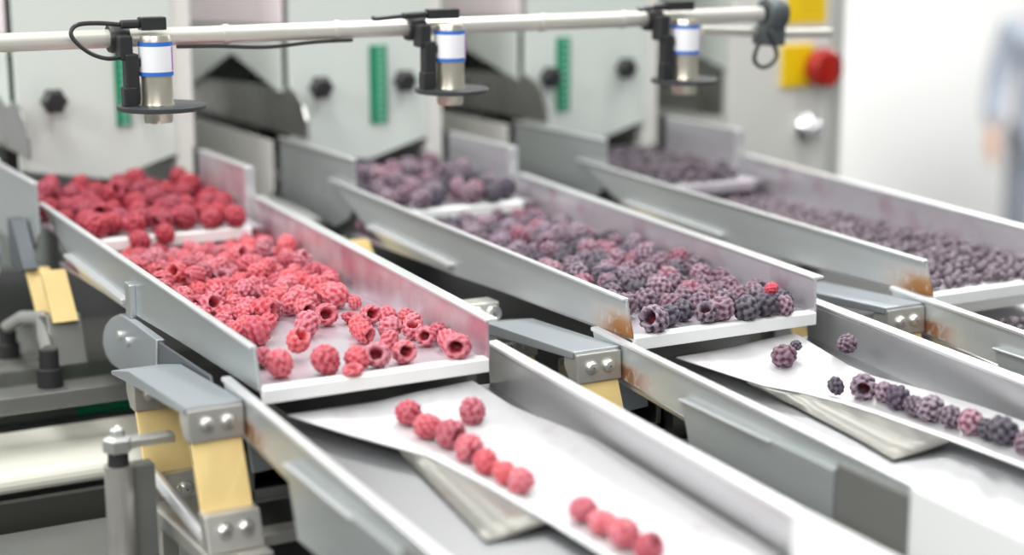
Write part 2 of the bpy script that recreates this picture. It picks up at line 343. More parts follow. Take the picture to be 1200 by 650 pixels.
# ------------------------------------------------------------------ lower troughs and their diverter plates
LF = lambda y: -.024 + .075 * y
RZ = lambda y: .0105 + .042 * y
def trough(i):
    ox = i * P
    t = thing('discharge_trough', ['lower steel trough carrying a single file of red raspberries', 'lower steel trough carrying a single file of dark berries',
              'lower steel trough under the currant tray'][i], 'trough', (ox + .1, -.2, BED))
    L, R = ox - .015, ox + .221
    obj('trough_floor', MB().prism(yz(L, [(.035, LF(.035)), (-.39, LF(-.39)), (-.39, LF(-.39) - .003), (.035, LF(.035) - .003)]), (R - L, 0, 0)), 'trough_floor', t)
    obj('side_wall', MB().prism(yz(L - .0025, [(.043, RZ(.043)), (.030, -.0185), (-.107, -.0295), (-.39, LF(-.39) - .004), (-.39, RZ(-.39))]), (.0025, 0, 0)), 'rust_trough', t, bevel=.0005)
    obj('side_wall', MB().prism(yz(R, [(.040, RZ(.043) - .002), (.035, LF(.03) - .002), (-.39, LF(-.39) - .004), (-.39, RZ(-.39))]), (.0025, 0, 0)), 'trough_in', t, bevel=.0005)
    for a, b in ((L - .0045, .008), (R - .001, .0125)):
        obj('rim', MB().prism(yz(a, [(.043, RZ(.043) - .001), (-.39, RZ(-.39) - .001), (-.39, RZ(-.39) + .0028), (.043, RZ(.043) + .0028)]), (b, 0, 0)), 'rim', t, bevel=.001)
    obj('side_plate', MB().prism(yz(L - .008, [(-.107, -.0125), (-.306, -.0155), (-.306, -.056), (-.255, -.066), (-.128, -.066)]), (.005, 0, 0)), 'steel_wall', t, bevel=.0008)
    obj('ledge', MB().prism(yz(L - .0105, [(-.107, -.0125), (-.23, -.0145), (-.23, -.0165), (-.107, -.0145)]), (.003, 0, 0)), 'rim', t, bevel=.0005)
    obj('end_plate', MB().prism(yz(L - .007, [(-.307, -.0105), (-.386, -.0105), (-.386, -.062), (-.307, -.058)]), (.0045, 0, 0)), 'can', t, bevel=.0008)
    # outfeed at the trough end, its white standing in for glare on steel
    ob = MB().prism(yz(L - .011, [(-.39, RZ(-.39) + .004), (-.85, RZ(-.39) - .004), (-.85, -.13), (-.39, -.10)]), (.012, 0, 0))
    ob.prism(yz(R - .001, [(-.39, RZ(-.39) + .004), (-.85, RZ(-.39) - .004), (-.85, -.13), (-.39, -.10)]), (.012, 0, 0))
    ob.prism(yz(L, [(-.39, LF(-.39)), (-.85, LF(-.39) - .02), (-.85, LF(-.39) - .026), (-.39, LF(-.39) - .006)]), (R - L, 0, 0))
    obj('outfeed_box', ob, 'white_box', t, bevel=.002)['label'] = 'outfeed end whitened for the glare on its steel'
    for x in (L + .02, R - .02): obj('leg', MB().box(x - .008, x + .008, -.36, -.344, BED, LF(-.35) - .003), 'steel_wall', t, bevel=.001)
    return t
for i in range(3): trough(i)

def lerp(tab, y):
    for (y0, v0), (y1, v1) in zip(tab, tab[1:]):
        if y <= y0 and y >= y1:
            f = (y0 - y) / (y0 - y1); return [a + (b - a) * f for a, b in zip(v0, v1)]
    return list(tab[-1][1] if y < tab[-1][0] else tab[0][1])
DIV = [dict(edge=[(0, (.020, -.012)), (-.067, (.052, -.016)), (-.119, (.086, -.021)), (-.184, (.102, -.027)), (-.256, (.115, -.035)), (-.42, (.132, -.046))],
            val=[(0, (.098, -.012)), (-.05, (.103, -.0222)), (-.13, (.113, -.0283)), (-.19, (.119, -.0328)), (-.27, (.136, -.0388)), (-.33, (.142, -.0433)), (-.42, (.150, -.0495))],
            right=[(0, (.186, -.006)), (-.066, (.192, -.014)), (-.15, (.214, -.019)), (-.42, (.216, -.036))]),
       dict(edge=[(0, (.045, -.012)), (-.10, (.077, -.020)), (-.125, (.098, -.0215)), (-.164, (.118, -.026)), (-.288, (.152, -.038)), (-.42, (.17, -.047))],
            val=[(0, (.11, -.0105)), (-.05, (.118, -.0185)), (-.12, (.125, -.0275)), (-.16, (.138, -.0305)), (-.21, (.153, -.0343)), (-.26, (.167, -.038)), (-.30, (.172, -.041)), (-.42, (.185, -.0495))],
            right=[(0, (.178, -.006)), (-.109, (.166, -.016)), (-.2, (.200, -.022)), (-.3, (.214, -.028)), (-.42, (.216, -.036))])]
def diverter(i):
    ox = i * P; D = DIV[i]
    t = thing('diverter_plate', ['white folded diverter plate in the raspberry trough', 'white folded diverter plate in the dark berry trough'][i], 'plate', (ox + .1, -.1, -.02))
    ys = [0, -.03, -.06, -.09, -.12, -.15, -.18, -.22, -.26, -.30, -.34, -.385]
    rows = []
    for y in ys:
        e, v, r = lerp(D['edge'], y), lerp(D['val'], y), lerp(D['right'], y)
        rows.append([(ox + e[0], y, e[1])] + [(ox + e[0] + (v[0] - e[0]) * .6, y, e[1] + (v[1] - e[1]) * .45)] + [(ox + v[0], y, v[1])] + [(ox + v[0] + (r[0] - v[0]) * .4, y, v[1] + (r[1] - v[1]) * .55), (ox + r[0], y, r[1])])
    obj('guide_sheet', MB().strip(rows), 'plate', t, smooth=True, solid=.0016)
    if i == 0: bot = [(-.099, (.079, -.0245)), (-.252, (.067, -.0418))]; y1 = -.253
    else: bot = [(-.075, (.084, -.0285)), (-.197, (.086, -.0375)), (-.25, (.083, -.0417))]; y1 = -.25
    rr = []
    y0 = bot[0][0]
    for k in range(9):
        y = y0 + (y1 - y0) * k / 8
        e = lerp(D['edge'], y); b = lerp(bot, y)
        rr.append([(ox + b[0], y, LF(y) + .0018), (ox + b[0] + (e[0] - b[0]) * .5, y, (LF(y) + e[1]) / 2), (ox + e[0], y, e[1] - .0012)])
    obj('support_flap', MB().strip(rr), 'flap', t, smooth=True, solid=.0018)['label'] = 'greyish folded flap holding the plate up'
    return t
for i in range(2): diverter(i)

# ------------------------------------------------------------------ leaf spring mounts beside the troughs
def spring_mount(i):
    ox = i * P
    t = thing('spring_mount', ['leaf spring mount with two yellow blades outside the raspberry trough', 'leaf spring mount between the raspberry and dark berry troughs',
              'leaf spring mount between the dark berry and currant troughs'][i], 'spring mount', (ox - .04, .05, BED))
    a, b = ox - .064, ox - .019
    tp = obj('top_plate', MB().prism(yz(a - .0015, [(-.006, .0085), (.150, .0), (.205, -.013), (.205, -.0165), (.150, -.011), (-.004, .0015)]), (b - a + .002, 0, 0)), 'bracket', t, bevel=.001)
    for y, z in ((.0, -.020), (.150, -.034)):
        obj('leaf_spring', MB().prism(yz(a + .002, [(y - .002, z + .012), (y + .0035, z + .012), (y - .0265, z - .06), (y - .032, z - .06)]), (b - a - .004, 0, 0)), 'yellow', t, bevel=.0006)
        c = obj('clamp', MB().prism(yz(a, [(y - .0085, z + .026), (y + .014, z + .0235), (y + .014, z + .012), (y + .004, z), (y - .0105, z)]), (b - a, 0, 0)), 'cast', t, bevel=.0012)
        for x in (a + .0145, a + .0315): obj('bolt', MB().lathe([(.001, -.0045), (.0045, -.004), (.0062, -.001), (.0062, 0), (.0075, 0), (.0075, .001), (.001, .001)], (x, y - .0095, z + .0135), 'y', 14), 'bolt', c, smooth='auto')
        yb, zb = y - .0285, z - .05
        c = obj('clamp', MB().prism(yz(a, [(yb - .0095, zb), (yb + .006, zb), (yb - .004, zb - .028), (yb - .020, zb - .028)]), (b - a, 0, 0)), 'cast', t, bevel=.0012)
        for x in (a + .0145, a + .0315): obj('bolt', MB().lathe([(.001, -.0045), (.0045, -.004), (.0062, -.001), (.0062, 0), (.0075, 0), (.0075, .001), (.001, .001)], (x, yb - .0145, zb - .013), 'y', 14), 'bolt', c, smooth='auto')
    obj('base_bar', MB().prism(yz(a - .002, [(-.062, -.098), (.125, -.104), (.125, -.118), (-.062, -.110)]), (b - a + .004, 0, 0)), 'cast', t, bevel=.0015)
    obj('tie_rod', MB().tube([(a + .006, .118, -.082), (a + .006, -.045, -.096)], .0055, 12), 'rim', t, smooth='auto')
    for x, ys in ((a + .012, (-.02, .10)), (ox + .185, (-.0265,))):
        for y in ys: obj('leg', MB().box(x - .007, x + .007, y - .007, y + .007, BED + (.0125 if i == 0 else 0), -.104 if x > ox else -.108), 'cast', t, bevel=.001)
    obj('cross_bar', MB().box(b - .004, ox + .20, -.036, -.017, -.104, -.094), 'cast', t, bevel=.001)
    return t
for i in range(3): spring_mount(i)

# ------------------------------------------------------------------ magnet drives under the troughs
def drive(i):
    ox = i * P
    t = thing('magnet_drive', ['magnet drive with cable beneath the raspberry trough', 'magnet drive with cable beneath the dark berry trough', 'magnet drive with cable beneath the currant trough'][i], 'drive unit', (ox + .04, .06, BED))
    h = MB()
    x0, x1, y0, y1, z0, z1 = ox - .012, ox + .046, .02, .11, -.085, -.036
    h.box(x0, x1, y0, y0 + .004, z1 - .008, z1); h.box(x0, x1, y0, y0 + .004, z0, z0 + .008); h.box(x0, x0 + .010, y0, y0 + .004, z0, z1); h.box(x1 - .008, x1, y0, y0 + .004, z0, z1)
    h.box(x0, x1, y0, y1, z1, z1 + .004); h.box(x0, x1, y0, y1, z0 - .004, z0); h.box(x0, x0 + .004, y0, y1, z0, z1); h.box(x1 - .004, x1, y0, y1, z0, z1); h.box(x0, x1, y1, y1 + .004, z0 - .004, z1 + .004)
    obj('housing', h, 'can', t, bevel=.0008)
    obj('face_plate', MB().prism(xz(.012, [(ox - .010, -.0285), (ox + .022, -.0285), (ox + .024, -.058), (ox - .006, -.060)]), (0, .004, 0)), 'bracket', t, bevel=.001)
    obj('coil', MB().lathe([(.001, -.03), (.016, -.03), (.018, -.026), (.018, .026), (.016, .03), (.001, .03)], (ox + .015, .075, -.060), 'x', 20), 'rubber', t, smooth='auto')
    obj('magnet_can', MB().lathe([(.001, -.03), (.020, -.03), (.022, -.026), (.022, .026), (.020, .03), (.001, .03)], (ox + .080, .03, -.078), 'x', 26), 'can', t, smooth='auto')
    obj('band', MB().lathe([(.0221, -.004), (.0232, -.004), (.0232, .004), (.0221, .004)], (ox + .085, .03, -.078), 'x', 26, True), 'steel', t, smooth='auto')
    pts = [(ox + .045, .03, -.045), (ox + .06, .0, -.038), (ox + .08, -.01, -.044), (ox + .092, -.01, -.062), (ox + .088, .0, -.095), (ox + .07, .01, -.125)]
    obj('cable', MB().tube(smooth_path(pts), .0032, 10), 'black', t, smooth='auto')
    obj('pipe_stub', MB().tube([(ox + .03, .0, -.116), (ox + .10, .0, -.116)], .0055, 12), 'tube', t, smooth='auto')
    obj('foot_plate', MB().box(ox - .014, ox + .115, -.01, .12, -.132, -.112), 'bed', t, bevel=.001)
    for x in (ox - .01, ox + .105):
        for y in (.0, .11): obj('leg', MB().box(x - .006, x + .006, y - .006, y + .006, BED + (.0125 if i == 0 else 0), -.132), 'can', t)
    return t

def smooth_path(pts, n=8):
    pts = [Vector(p) for p in pts]; out = []
    q = [pts[0] * 2 - pts[1]] + pts + [pts[-1] * 2 - pts[-2]]
    for k in range(1, len(q) - 2):
        a, b, c, d = q[k - 1:k + 3]
        for j in range(n):
            t = j / n
            out.append(.5 * ((2 * b) + (c - a) * t + (2 * a - 5 * b + 4 * c - d) * t * t + (3 * b - a - 3 * c + d) * t ** 3))
    out.append(pts[-1]); return out
for i in range(3): drive(i)

# clamp of the middle tray seen under its side, on the two inner lines
def tray_clamp(i):
    ox = i * P
    t = thing('tray_clamp', ['', 'cast clamp with two ring bolts under the dark berry tray', 'cast clamp with two ring bolts under the currant tray'][i], 'clamp', (ox - .03, .2, BED))
    obj('clamp_body', MB().box(ox - .055, ox - .02, .215, .24, -.03, .0035), 'cast', t, bevel=.002)
    for x in (ox - .046, ox - .029): obj('ring_bolt', MB().lathe([(.003, -.006), (.0075, -.006), (.0085, -.003), (.0085, 0), (.003, 0)], (x, .214, -.007), 'y', 16), 'bolt', t, smooth='auto')
    obj('leg', MB().box(ox - .045, ox - .025, .218, .238, BED, -.03), 'grey_paint', t)
    return t
for i in (1, 2): tray_clamp(i)

# ------------------------------------------------------------------ sorter cabinets
STRIP = [(.122, .140), (.114, .138), (.050, .071)]
KNOBS = [(.043, .158), (.038, .157), (.031, .154)]
CAB = ['pale green sorter cabinet over the raspberry feeder', 'pale green sorter cabinet over the dark berry feeder', 'pale green sorter cabinet over the currant feeder']
GABLE = [(.845, .46), (.845, .150), (1.03, .188), (1.30, .101), (1.55, .020), (1.55, .46)]
CH = [(.768, .097), (1.2, .090), (1.50, .082), (1.50, .125), (1.2, .138), (.83, .158), (.80, .150), (.781, .138), (.771, .122)]
def gable_side(ox, t, chute=True):
    obj('side_panel', MB().prism(yz(ox - .004, GABLE), (.003, 0, 0)), 'paint', t, bevel=.0006)
    obj('gable_edge', MB().tube([(ox - .004, .846, .150), (ox - .004, 1.03, .188), (ox - .004, 1.30, .101)], .0016, 8), 'steel', t, smooth='auto')
    if chute: obj('feed_chute', MB().prism(yz(ox + .0, CH), (.003, 0, 0)), 'chute', t, bevel=.0008)['label'] = 'dark steel feed chute'
    obj('skirt_panel', MB().prism(yz(ox - .020, [(.845, .088), (1.30, .083), (1.30, -.02), (.90, -.01), (.845, .02)]), (.003, 0, 0)), 'cream', t, bevel=.0006)
    obj('cover_panel', MB().prism(yz(ox - .007, [(.83, .238), (1.25, .216), (1.25, .44), (.83, .44)]), (.003, 0, 0)), 'panel_pink', t, bevel=.0008)['label'] = 'pale pinkish cover panel'
    obj('slot', MB().prism(yz(ox - .006, [(1.27, .206), (1.34, .20), (1.34, .44), (1.27, .44)]), (.002, 0, 0)), 'grey_dark', t)
def cabinet(i):
    ox = i * P
    t = thing('sorter_cabinet', CAB[i], 'cabinet', (ox + .1, 1.1, BED))
    obj('front_panel', MB().prism(xz(.83, [(ox + .0035, .074), (ox + .112, .056), (ox + .197, .082), (ox + .197, .46), (ox + .0035, .46)]), (0, .012, 0)), 'paint', t, bevel=.0012)
    obj('corner_post', MB().prism(xz(.835, [(ox + .1985, .0), (ox + .222, .0), (ox + .222, .46), (ox + .1985, .46)]), (0, .02, 0)), 'cream', t, bevel=.0012)
    gable_side(ox, t)
    obj('far_side', MB().prism(yz(ox + .211, [(.856, .46), (.856, -.1), (1.55, -.1), (1.55, .46)]), (.003, 0, 0)), 'edge_grey', t)  # greyer paint stands in for the shade inside the cabinet
    obj('back_panel', MB().box(ox - .02, ox + .213, 1.55, 1.56, -.19, .46), 'paint', t)
    obj('roof_panel', MB().box(ox - .004, ox + .213, .83, 1.56, .46, .466), 'paint', t, bevel=.001)
    for x in (ox, ox + .2): obj('leg', MB().box(x - .012, x + .012, 1.52, 1.548, BED, -.1), 'grey_paint', t)
    kx = [KNOBS[i]] + ([(.157, .160)] if i < 2 else [(.154, .161)])
    for x, z in kx:
        k = obj('clamp_knob', MB().lathe([(.004, .0), (.005, -.010), (.011, -.010), (.0145, -.014), (.0145, -.024), (.010, -.028), (.001, -.028)], (ox + x, .83, z), 'y', 24).map(
            lambda v, cx=ox + x, cz=z: (cx + (v.x - cx) * (1 + .10 * math.cos(6 * math.atan2(v.z - cz, v.x - cx))), v.y, cz + (v.z - cz) * (1 + .10 * math.cos(6 * math.atan2(v.z - cz, v.x - cx))))), 'black', t, smooth='auto')
        obj('slot', MB().box(ox + x - .0012, ox + x + .0012, .829, .8305, z - .036, z - .010), 'edge_grey', t)
    x0, x1 = STRIP[i]
    z0, z1 = (.121, .221) if i == 0 else (.104, .207)
    g = obj('level_scale', MB().box(ox + x0, ox + x1, .8265, .83, z0, z1), 'green', t, bevel=.0006); g['label'] = 'green level scale with pale ticks'
    tk = MB(); n = 11
    for k in range(n):
        z = z0 + (z1 - z0) * (k + .5) / n
        tk.box(ox + x0 + (x1 - x0) * .38, ox + x0 + (x1 - x0) * .82, .8258, .827, z - .0024, z + .0024)
    obj('tick', tk, 'tick', g)
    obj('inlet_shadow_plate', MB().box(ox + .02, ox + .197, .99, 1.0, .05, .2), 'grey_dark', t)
    return t
for i in range(3): cabinet(i)

# control cabinet in the fourth bay
ox = 3 * P
cc = thing('control_cabinet', 'light grey control cabinet with yellow sign and red switch', 'control cabinet', (ox + .11, 1.1, BED))
obj('side_panel', MB().prism(yz(ox - .004, GABLE), (.003, 0, 0)), 'paint', cc, bevel=.0006)
obj('feed_chute', MB().prism(yz(ox + .002, [(.858, .06), (1.50, .05), (1.50, .16), (.858, .165)]), (.003, 0, 0)), 'chute', cc)
obj('skirt_panel', MB().prism(yz(ox - .006, [(.845, .078), (1.30, .068), (1.30, -.10), (.845, -.10)]), (.003, 0, 0)), 'cream', cc)
obj('door', MB().box(ox + .002, ox + .186, .83, .85, -.15, .5), 'control', cc, bevel=.002)
obj('corner_post', MB().box(ox + .188, ox + .214, .832, .86, -.15, .5), 'edge_grey', cc, bevel=.002)
obj('body', MB().box(ox + .008, ox + .212, .86, 1.5, -.15, .5), 'control', cc)
for x in (ox + .02, ox + .2):
    for y in (.88, 1.48): obj('leg', MB().box(x - .012, x + .012, y - .012, y + .012, BED, -.15), 'grey_paint', cc)
sg = obj('warning_sign', MB().box(ox + .0975, ox + .1735, .8285, .8305, .212, .285), 'sign_yellow', cc, bevel=.0006); sg['label'] = 'plain yellow sign plate'
ln = MB()
for z in (.226, .236, .246): ln.box(ox + .125, ox + .165, .8281, .8288, z, z + .0022)
obj('print_line', ln, 'sign_line', sg)
sw = obj('switch_plate', MB().box(ox + .091, ox + .150, .825, .8305, .117, .182), 'sign_yellow', cc, bevel=.003); sw['label'] = 'yellow main switch plate'
kn = MB().lathe([(.008, .0), (.012, -.012), (.027, -.014), (.029, -.020), (.029, -.034), (.025, -.040), (.001, -.042)], (ox + .150, .826, .147), 'y', 28)
kb = obj('switch_knob', kn, 'red', sw, smooth='auto'); kb['label'] = 'red rotary knob'
obj('grip', MB().box(ox + .144, ox + .156, .776, .786, .122, .172), 'red', kb, bevel=.002)
kl = obj('key_lock', MB().lathe([(.020, .0), (.0205, -.008), (.016, -.012), (.012, -.016), (.012, -.030), (.009, -.034), (.001, -.034)], (ox + .140, .83, .055), 'y', 24), 'chrome', cc, smooth='auto'); kl['label'] = 'chrome key lock'

# ------------------------------------------------------------------ sensor pipe with three sensors
PY, PZ = .35, .2646
pp = thing('sensor_pipe', 'long pale steel pipe across the three lines, holding sensors', 'pipe', (-.75, PY, BED))
obj('tube', MB().tube([(-.76, PY, PZ), (.735, PY, PZ)], .0086, 24), 'tube', pp, smooth='auto')
obj('stanchion', MB().tube([(-.52, PY, BED), (-.52, PY, PZ + .01)], .012, 18), 'tube', pp, smooth='auto')
obj('end_clamp', MB().lathe([(.0087, -.012), (.017, -.012), (.019, -.008), (.019, .008), (.017, .012), (.0087, .012)], (.752, PY, PZ), 'x', 26, False), 'darkgrey', pp, smooth='auto')
obj('clamp_jaw', MB().box(.742, .764, PY - .011, PY + .026, PZ - .036, PZ - .014), 'darkgrey', pp, bevel=.003)
obj('end_rod', MB().tube([(.667, PY + .02, .2475), (.742, PY + .02, .2425)], .0052, 16), 'tube', pp, smooth='auto')
obj('end_rod', MB().tube([(.764, PY + .02, .2405), (.852, PY + .02, .2385)], .0052, 16), 'tube', pp, smooth='auto')
for x in (.10, .215, .45, .55): obj('collar', MB().lathe([(.0087, -.003), (.0098, -.003), (.0098, .003), (.0087, .003)], (x, PY, PZ), 'x', 24, True), 'tube', pp, smooth='auto')
tag(obj('cable_loop', MB().tube(smooth_path([(.735, .335, .245), (.744, .33, .222), (.736, .327, .211), (.722, .327, .207), (.712, .328, .215), (.716, .33, .228), (.724, .332, .236)]), .0024, 8), 'black', loc=(.73, .33, .21), smooth='auto'),
    'coiled black cable hanging at the end of the sensor pipe', 'cable')

SEN = ['silver optical sensor above the raspberry tray', 'silver optical sensor above the dark berry tray', 'silver optical sensor hung above the currant feeder']
def sensor(i, cx, dz, dx0, dx1):
    y = .325
    t = thing('optical_sensor', SEN[i], 'sensor', (cx, y, .19 + dz))
    Z = lambda z: z + dz
    obj('body', MB().lathe([(.001, .187), (.0125, .187), (.0135, .190), (.0135, .199), (.0165, .202), (.0150, .206), (.0145, .225), (.0152, .262), (.0135, .268), (.001, .268)], (cx, y, dz), 'z', 30), 'silver', t, smooth='auto')
    lb = obj('label_sleeve', MB().lathe([(.0154, .2345), (.0158, .2345), (.0158, .2590), (.0154, .2590)], (cx, y, dz), 'z', 30, True), 'label_white', t, smooth='auto'); lb['label'] = 'white label with blue bands'
    for z in (.2330, .2605): obj('label_band', MB().lathe([(.0154, z - .0019), (.0159, z - .0019), (.0159, z + .0019), (.0154, z + .0019)], (cx, y, dz), 'z', 30, True), 'label_blue', lb, smooth='auto')
    obj('label_line', MB().tube([(cx + .0125, y - .0098, Z(.236)), (cx + .0125, y - .0098, Z(.258))], .0008, 8), 'label_violet', lb)
    obj('light_disc', MB().lathe([(.001, .199), ((dx1 - dx0) / 2 - .002, .199), ((dx1 - dx0) / 2, .2), ((dx1 - dx0) / 2, .2032), ((dx1 - dx0) / 2 - .002, .2042), (.001, .2042)], ((dx0 + dx1) / 2, y, dz), 'z', 40), 'disc', t, smooth='auto')['label'] = 'thin dark disc around the sensor foot'
    br = MB().box(cx - .030, cx - .0175, y - .006, y + .008, Z(.205), Z(.252)); br.box(cx - .0335, cx - .021, y - .009, y + .004, Z(.203), Z(.222)); br.box(cx - .020, cx - .012, y - .004, y + .006, Z(.240), Z(.248))
    obj('bracket', br, 'black', t, bevel=.0015)
    obj('pipe_clamp', MB().lathe([(.0091, -.009), (.0125, -.009), (.0135, -.006), (.0135, .006), (.0125, .009), (.0091, .009)], (cx - .028, PY, PZ), 'x', 24, True), 'black', t, smooth='auto')
    obj('clamp_arm', MB().box(cx - .034, cx - .022, y - .004, PY - .0095, Z(.246), PZ + .004), 'black', t, bevel=.0015)
    zc = .2785
    if i == 0:
        obj('connector', MB().box(cx - .012, cx + .012, y, y + .014, zc - .006, zc + .006).tube([(cx - .03, y + .007, zc), (cx - .012, y + .007, zc)], .0042, 12), 'black', t, bevel=.001)
        pts = [(cx - .03, y + .007, zc), (cx - .052, y + .006, zc + .002), (cx - .07, y + .005, zc + .001), (cx - .0765, y + .004, zc - .006), (cx - .072, y + .002, zc - .015), (cx - .06, y, zc - .025), (cx - .045, y - .002, zc - .030), (cx - .030, y, zc - .028), (cx - .022, y + .002, zc - .022)]
    else:
        l = .055 if i == 1 else .030
        obj('connector', MB().box(cx - .022, cx + .012, y, y + .012, zc - .005, zc + .005).tube([(cx - .022, y + .006, zc), (cx - .022 - l * .5, y + .006, zc - .001)], .0035, 12), 'black', t, bevel=.001)
        pts = [(cx - .022 - l * .5, y + .006, zc - .001), (cx - .022 - l, y + .007, zc - .003), (cx - .024 - l, y + .012, zc - .002)]
    obj('cable', MB().tube(smooth_path(pts), .0021, 8), 'black', t, smooth='auto')
sensor(0, .0235, 0, -.0145, .0685)
sensor(1, .3285, 0, .293, .368)
sensor(2, .6155, -.004, .579, .653)
tag(obj('loose_cable', MB().tube(smooth_path([(.05, PY - .006, PZ - .0095), (.09, PY - .006, PZ - .0105), (.14, PY - .005, PZ - .0135), (.19, PY - .005, PZ - .0105), (.23, PY - .006, PZ - .0100)]), .0018, 8), 'black', loc=(.1, PY, PZ - .01), smooth='auto'),
    'thin black cable running under the pipe past the nearest sensor', 'cable')

# ------------------------------------------------------------------ equipment low down beside the raspberry line
cb = thing('belt_conveyor', 'cream belt conveyor crossing below the raspberry line', 'conveyor', (-.2, .6, BED))
bl = MB()
pr = [(.515, -.151), (.385, -.151)] + [(.385 - .011 * math.sin(a), -.162 + .011 * math.cos(a)) for a in [k * PI / 8 for k in range(1, 8)]] + [(.385, -.173), (.515, -.173)]
bl.prism(yz(-.47, pr), (.52, 0, 0)); obj('belt', bl, 'belt', cb, bevel=.001)
obj('side_skirt', MB().box(-.47, .04, .36, .37, BED, -.174), 'grey_dark', cb)
obj('guide_roller', MB().tube([(-.75, .585, -.150), (-.01, .585, -.150)], .0155, 22), 'roller', cb, smooth='auto')
obj('roller_sleeve', MB().tube([(-.01, .585, -.150), (.07, .585, -.150)], .0158, 22), 'roller_green', cb, smooth='auto')
obj('guide_strip', MB().prism(yz(-.47, [(.545, -.137), (.562, -.119), (.572, -.119), (.572, -.137)]), (.53, 0, 0)), 'belt', cb, bevel=.001)
fb = thing('frame_beam', 'grey steel beam carrying the feeder feet behind the conveyor', 'beam', (-.2, .68, BED))
obj('beam', MB().box(-.75, .30, .60, .80, -.135, -.108), 'grey_paint', fb, bevel=.002)
obj('foot_rail', MB().box(-.30, .02, .43, .47, -.108, -.09).box(-.30, -.02, .63, .67, -.108, -.1055), 'can', fb, bevel=.002)
obj('rail_arm', MB().box(-.29, -.26, .44, .66, -.108, -.095), 'can', fb)
for x in (-.68, .25): obj('leg', MB().box(x - .015, x + .015, .70, .73, BED, -.135), 'grey_paint', fb)
ps = thing('support_post', 'grey steel post with black neck next to the cream belt', 'post', (-.095, .05, BED))
obj('column', MB().tube([(-.104, .05, -.198), (-.104, .05, -.048)], .0115, 22), 'cast', ps, smooth='auto')
obj('column', MB().box(-.092, -.074, .052, .068, -.198, -.052), 'grey_paint', ps, bevel=.001)
obj('neck', MB().lathe([(.0085, -.048), (.0055, -.044), (.0055, -.040), (.008, -.036)], (-.104, .05, 0), 'z', 16), 'rubber', ps, smooth='auto')
obj('nut', MB().lathe([(.001, -.036), (.012, -.036), (.012, -.026), (.007, -.024), (.0055, -.018), (.001, -.015)], (-.104, .05, 0), 'z', 6), 'bolt', ps, bevel=.0008)
obj('link_bar', MB().box(-.1, -.058, .046, .060, -.035, -.028), 'bolt', ps, bevel=.001)
obj('base_plate', MB().box(-.20, .25, -.12, .345, BED, -.198), 'can', ps, bevel=.002)
gm = thing('gear_motor', 'teal motor with grey flange beside the raspberry feeder', 'motor', (-.12, .62, -.108))
obj('motor_body', MB().tube([(-.26, .50, .045), (-.128, .52, .045)], .045, 28), 'teal', gm, smooth='auto')
obj('flange', MB().tube([(-.128, .52, .045), (-.100, .524, .045)], [.040, .036], 28), 'bracket', gm, smooth='auto')
obj('foot_bracket', MB().box(-.20, -.15, .48, .54, -.09, .01), 'can', gm, bevel=.002)
tag(obj('hose', MB().tube(smooth_path([(.05, .0, -.115), (.062, -.01, -.13), (.058, -.02, -.16), (.05, -.02, BED + .004)]), .003, 8), 'hose', loc=(.05, 0, BED), smooth='auto'), 'pale blue air hose dropping below the raspberry trough', 'hose')
tag(obj('hose', MB().tube(smooth_path([(-.069, .10, -.09), (-.073, .09, -.11), (-.071, .088, -.14), (-.070, .08, -.17), (-.069, .075, -.193)]), .003, 8), 'hose', loc=(-.07, .05, BED), smooth='auto'), 'pale blue air hose looping behind the yellow leaf springs', 'hose')

# ------------------------------------------------------------------ berries
rng = random.Random(11); nrg = np.random.default_rng(5)
def fib(n, seed):
    r = np.random.default_rng(seed); k = np.arange(n) + .5
    ph = np.arccos(1 - 2 * k / n); th = PI * (1 + 5 ** .5) * k
    d = np.stack([np.cos(th) * np.sin(ph), np.sin(th) * np.sin(ph), np.cos(ph)], 1) + r.normal(0, .05, (n, 3))
    return d / np.linalg.norm(d, axis=1, keepdims=True)
def berry_mesh(name, m, n=52, hollow=True, seed=0, sub=4, bump=.26, squash=1.0, cone=.22):
    bm = bmesh.new(); bmesh.ops.create_icosphere(bm, subdivisions=sub, radius=1)
    r = np.random.default_rng(seed + 99)
    v = np.array([x.co[:] for x in bm.verts]); v /= np.linalg.norm(v, axis=1, keepdims=True)
    d = fib(n, seed); c = v @ d.T; best = np.clip(c.max(1), -1, 1)
    ang = np.arccos(best); a0 = 2.05 / math.sqrt(n)
    size = 1 + r.normal(0, .04, n)[c.argmax(1)]
    rad = (1 - bump) + bump * np.sqrt(np.clip(1 - (ang / a0) ** 2, 0, 1)) * size
    p = v * rad[:, None]
    f = 1 + cone * .5 * (p[:, 2]) - .04
    p[:, 0] *= f; p[:, 1] *= f; p[:, 2] *= 1.06 * squash
    lop = r.uniform(-.10, .10, 2); p[:, 0] += lop[0] * p[:, 2]; p[:, 1] += lop[1] * p[:, 2]; p[:, 0] *= r.uniform(.92, 1.06)
    hol = np.zeros(len(p), bool)
    if hollow:
        th = np.arccos(np.clip(v[:, 2], -1, 1)); t = np.clip((.62 - th) / .34, 0, 1); t = t * t * (3 - 2 * t)
        p[:, 2] -= 1.15 * t; sh = 1 - .25 * t; hol = t > .45
    for x, q in zip(bm.verts, p): x.co = q
    me = bpy.data.meshes.new(name)
    for fc in bm.faces:
        fc.smooth = True
        fc.material_index = 1 if hollow and all(hol[w.index] for w in fc.verts) else 0
    bm.to_mesh(me); bm.free(); me.materials.append(M[m]); me.materials.append(M['cavity'])
    return me
def currant_mesh(name, seed, sub=2):
    bm = bmesh.new(); bmesh.ops.create_icosphere(bm, subdivisions=sub, radius=1)
    for x in bm.verts:
        if x.co.z > .93: x.co *= 1.16                              # withered calyx tip
        elif x.co.z > .75: x.co.z *= .97
    me = bpy.data.meshes.new(name)
    for fc in bm.faces: fc.smooth = True
    bm.to_mesh(me); bm.free(); me.materials.append(M['currant']); return me
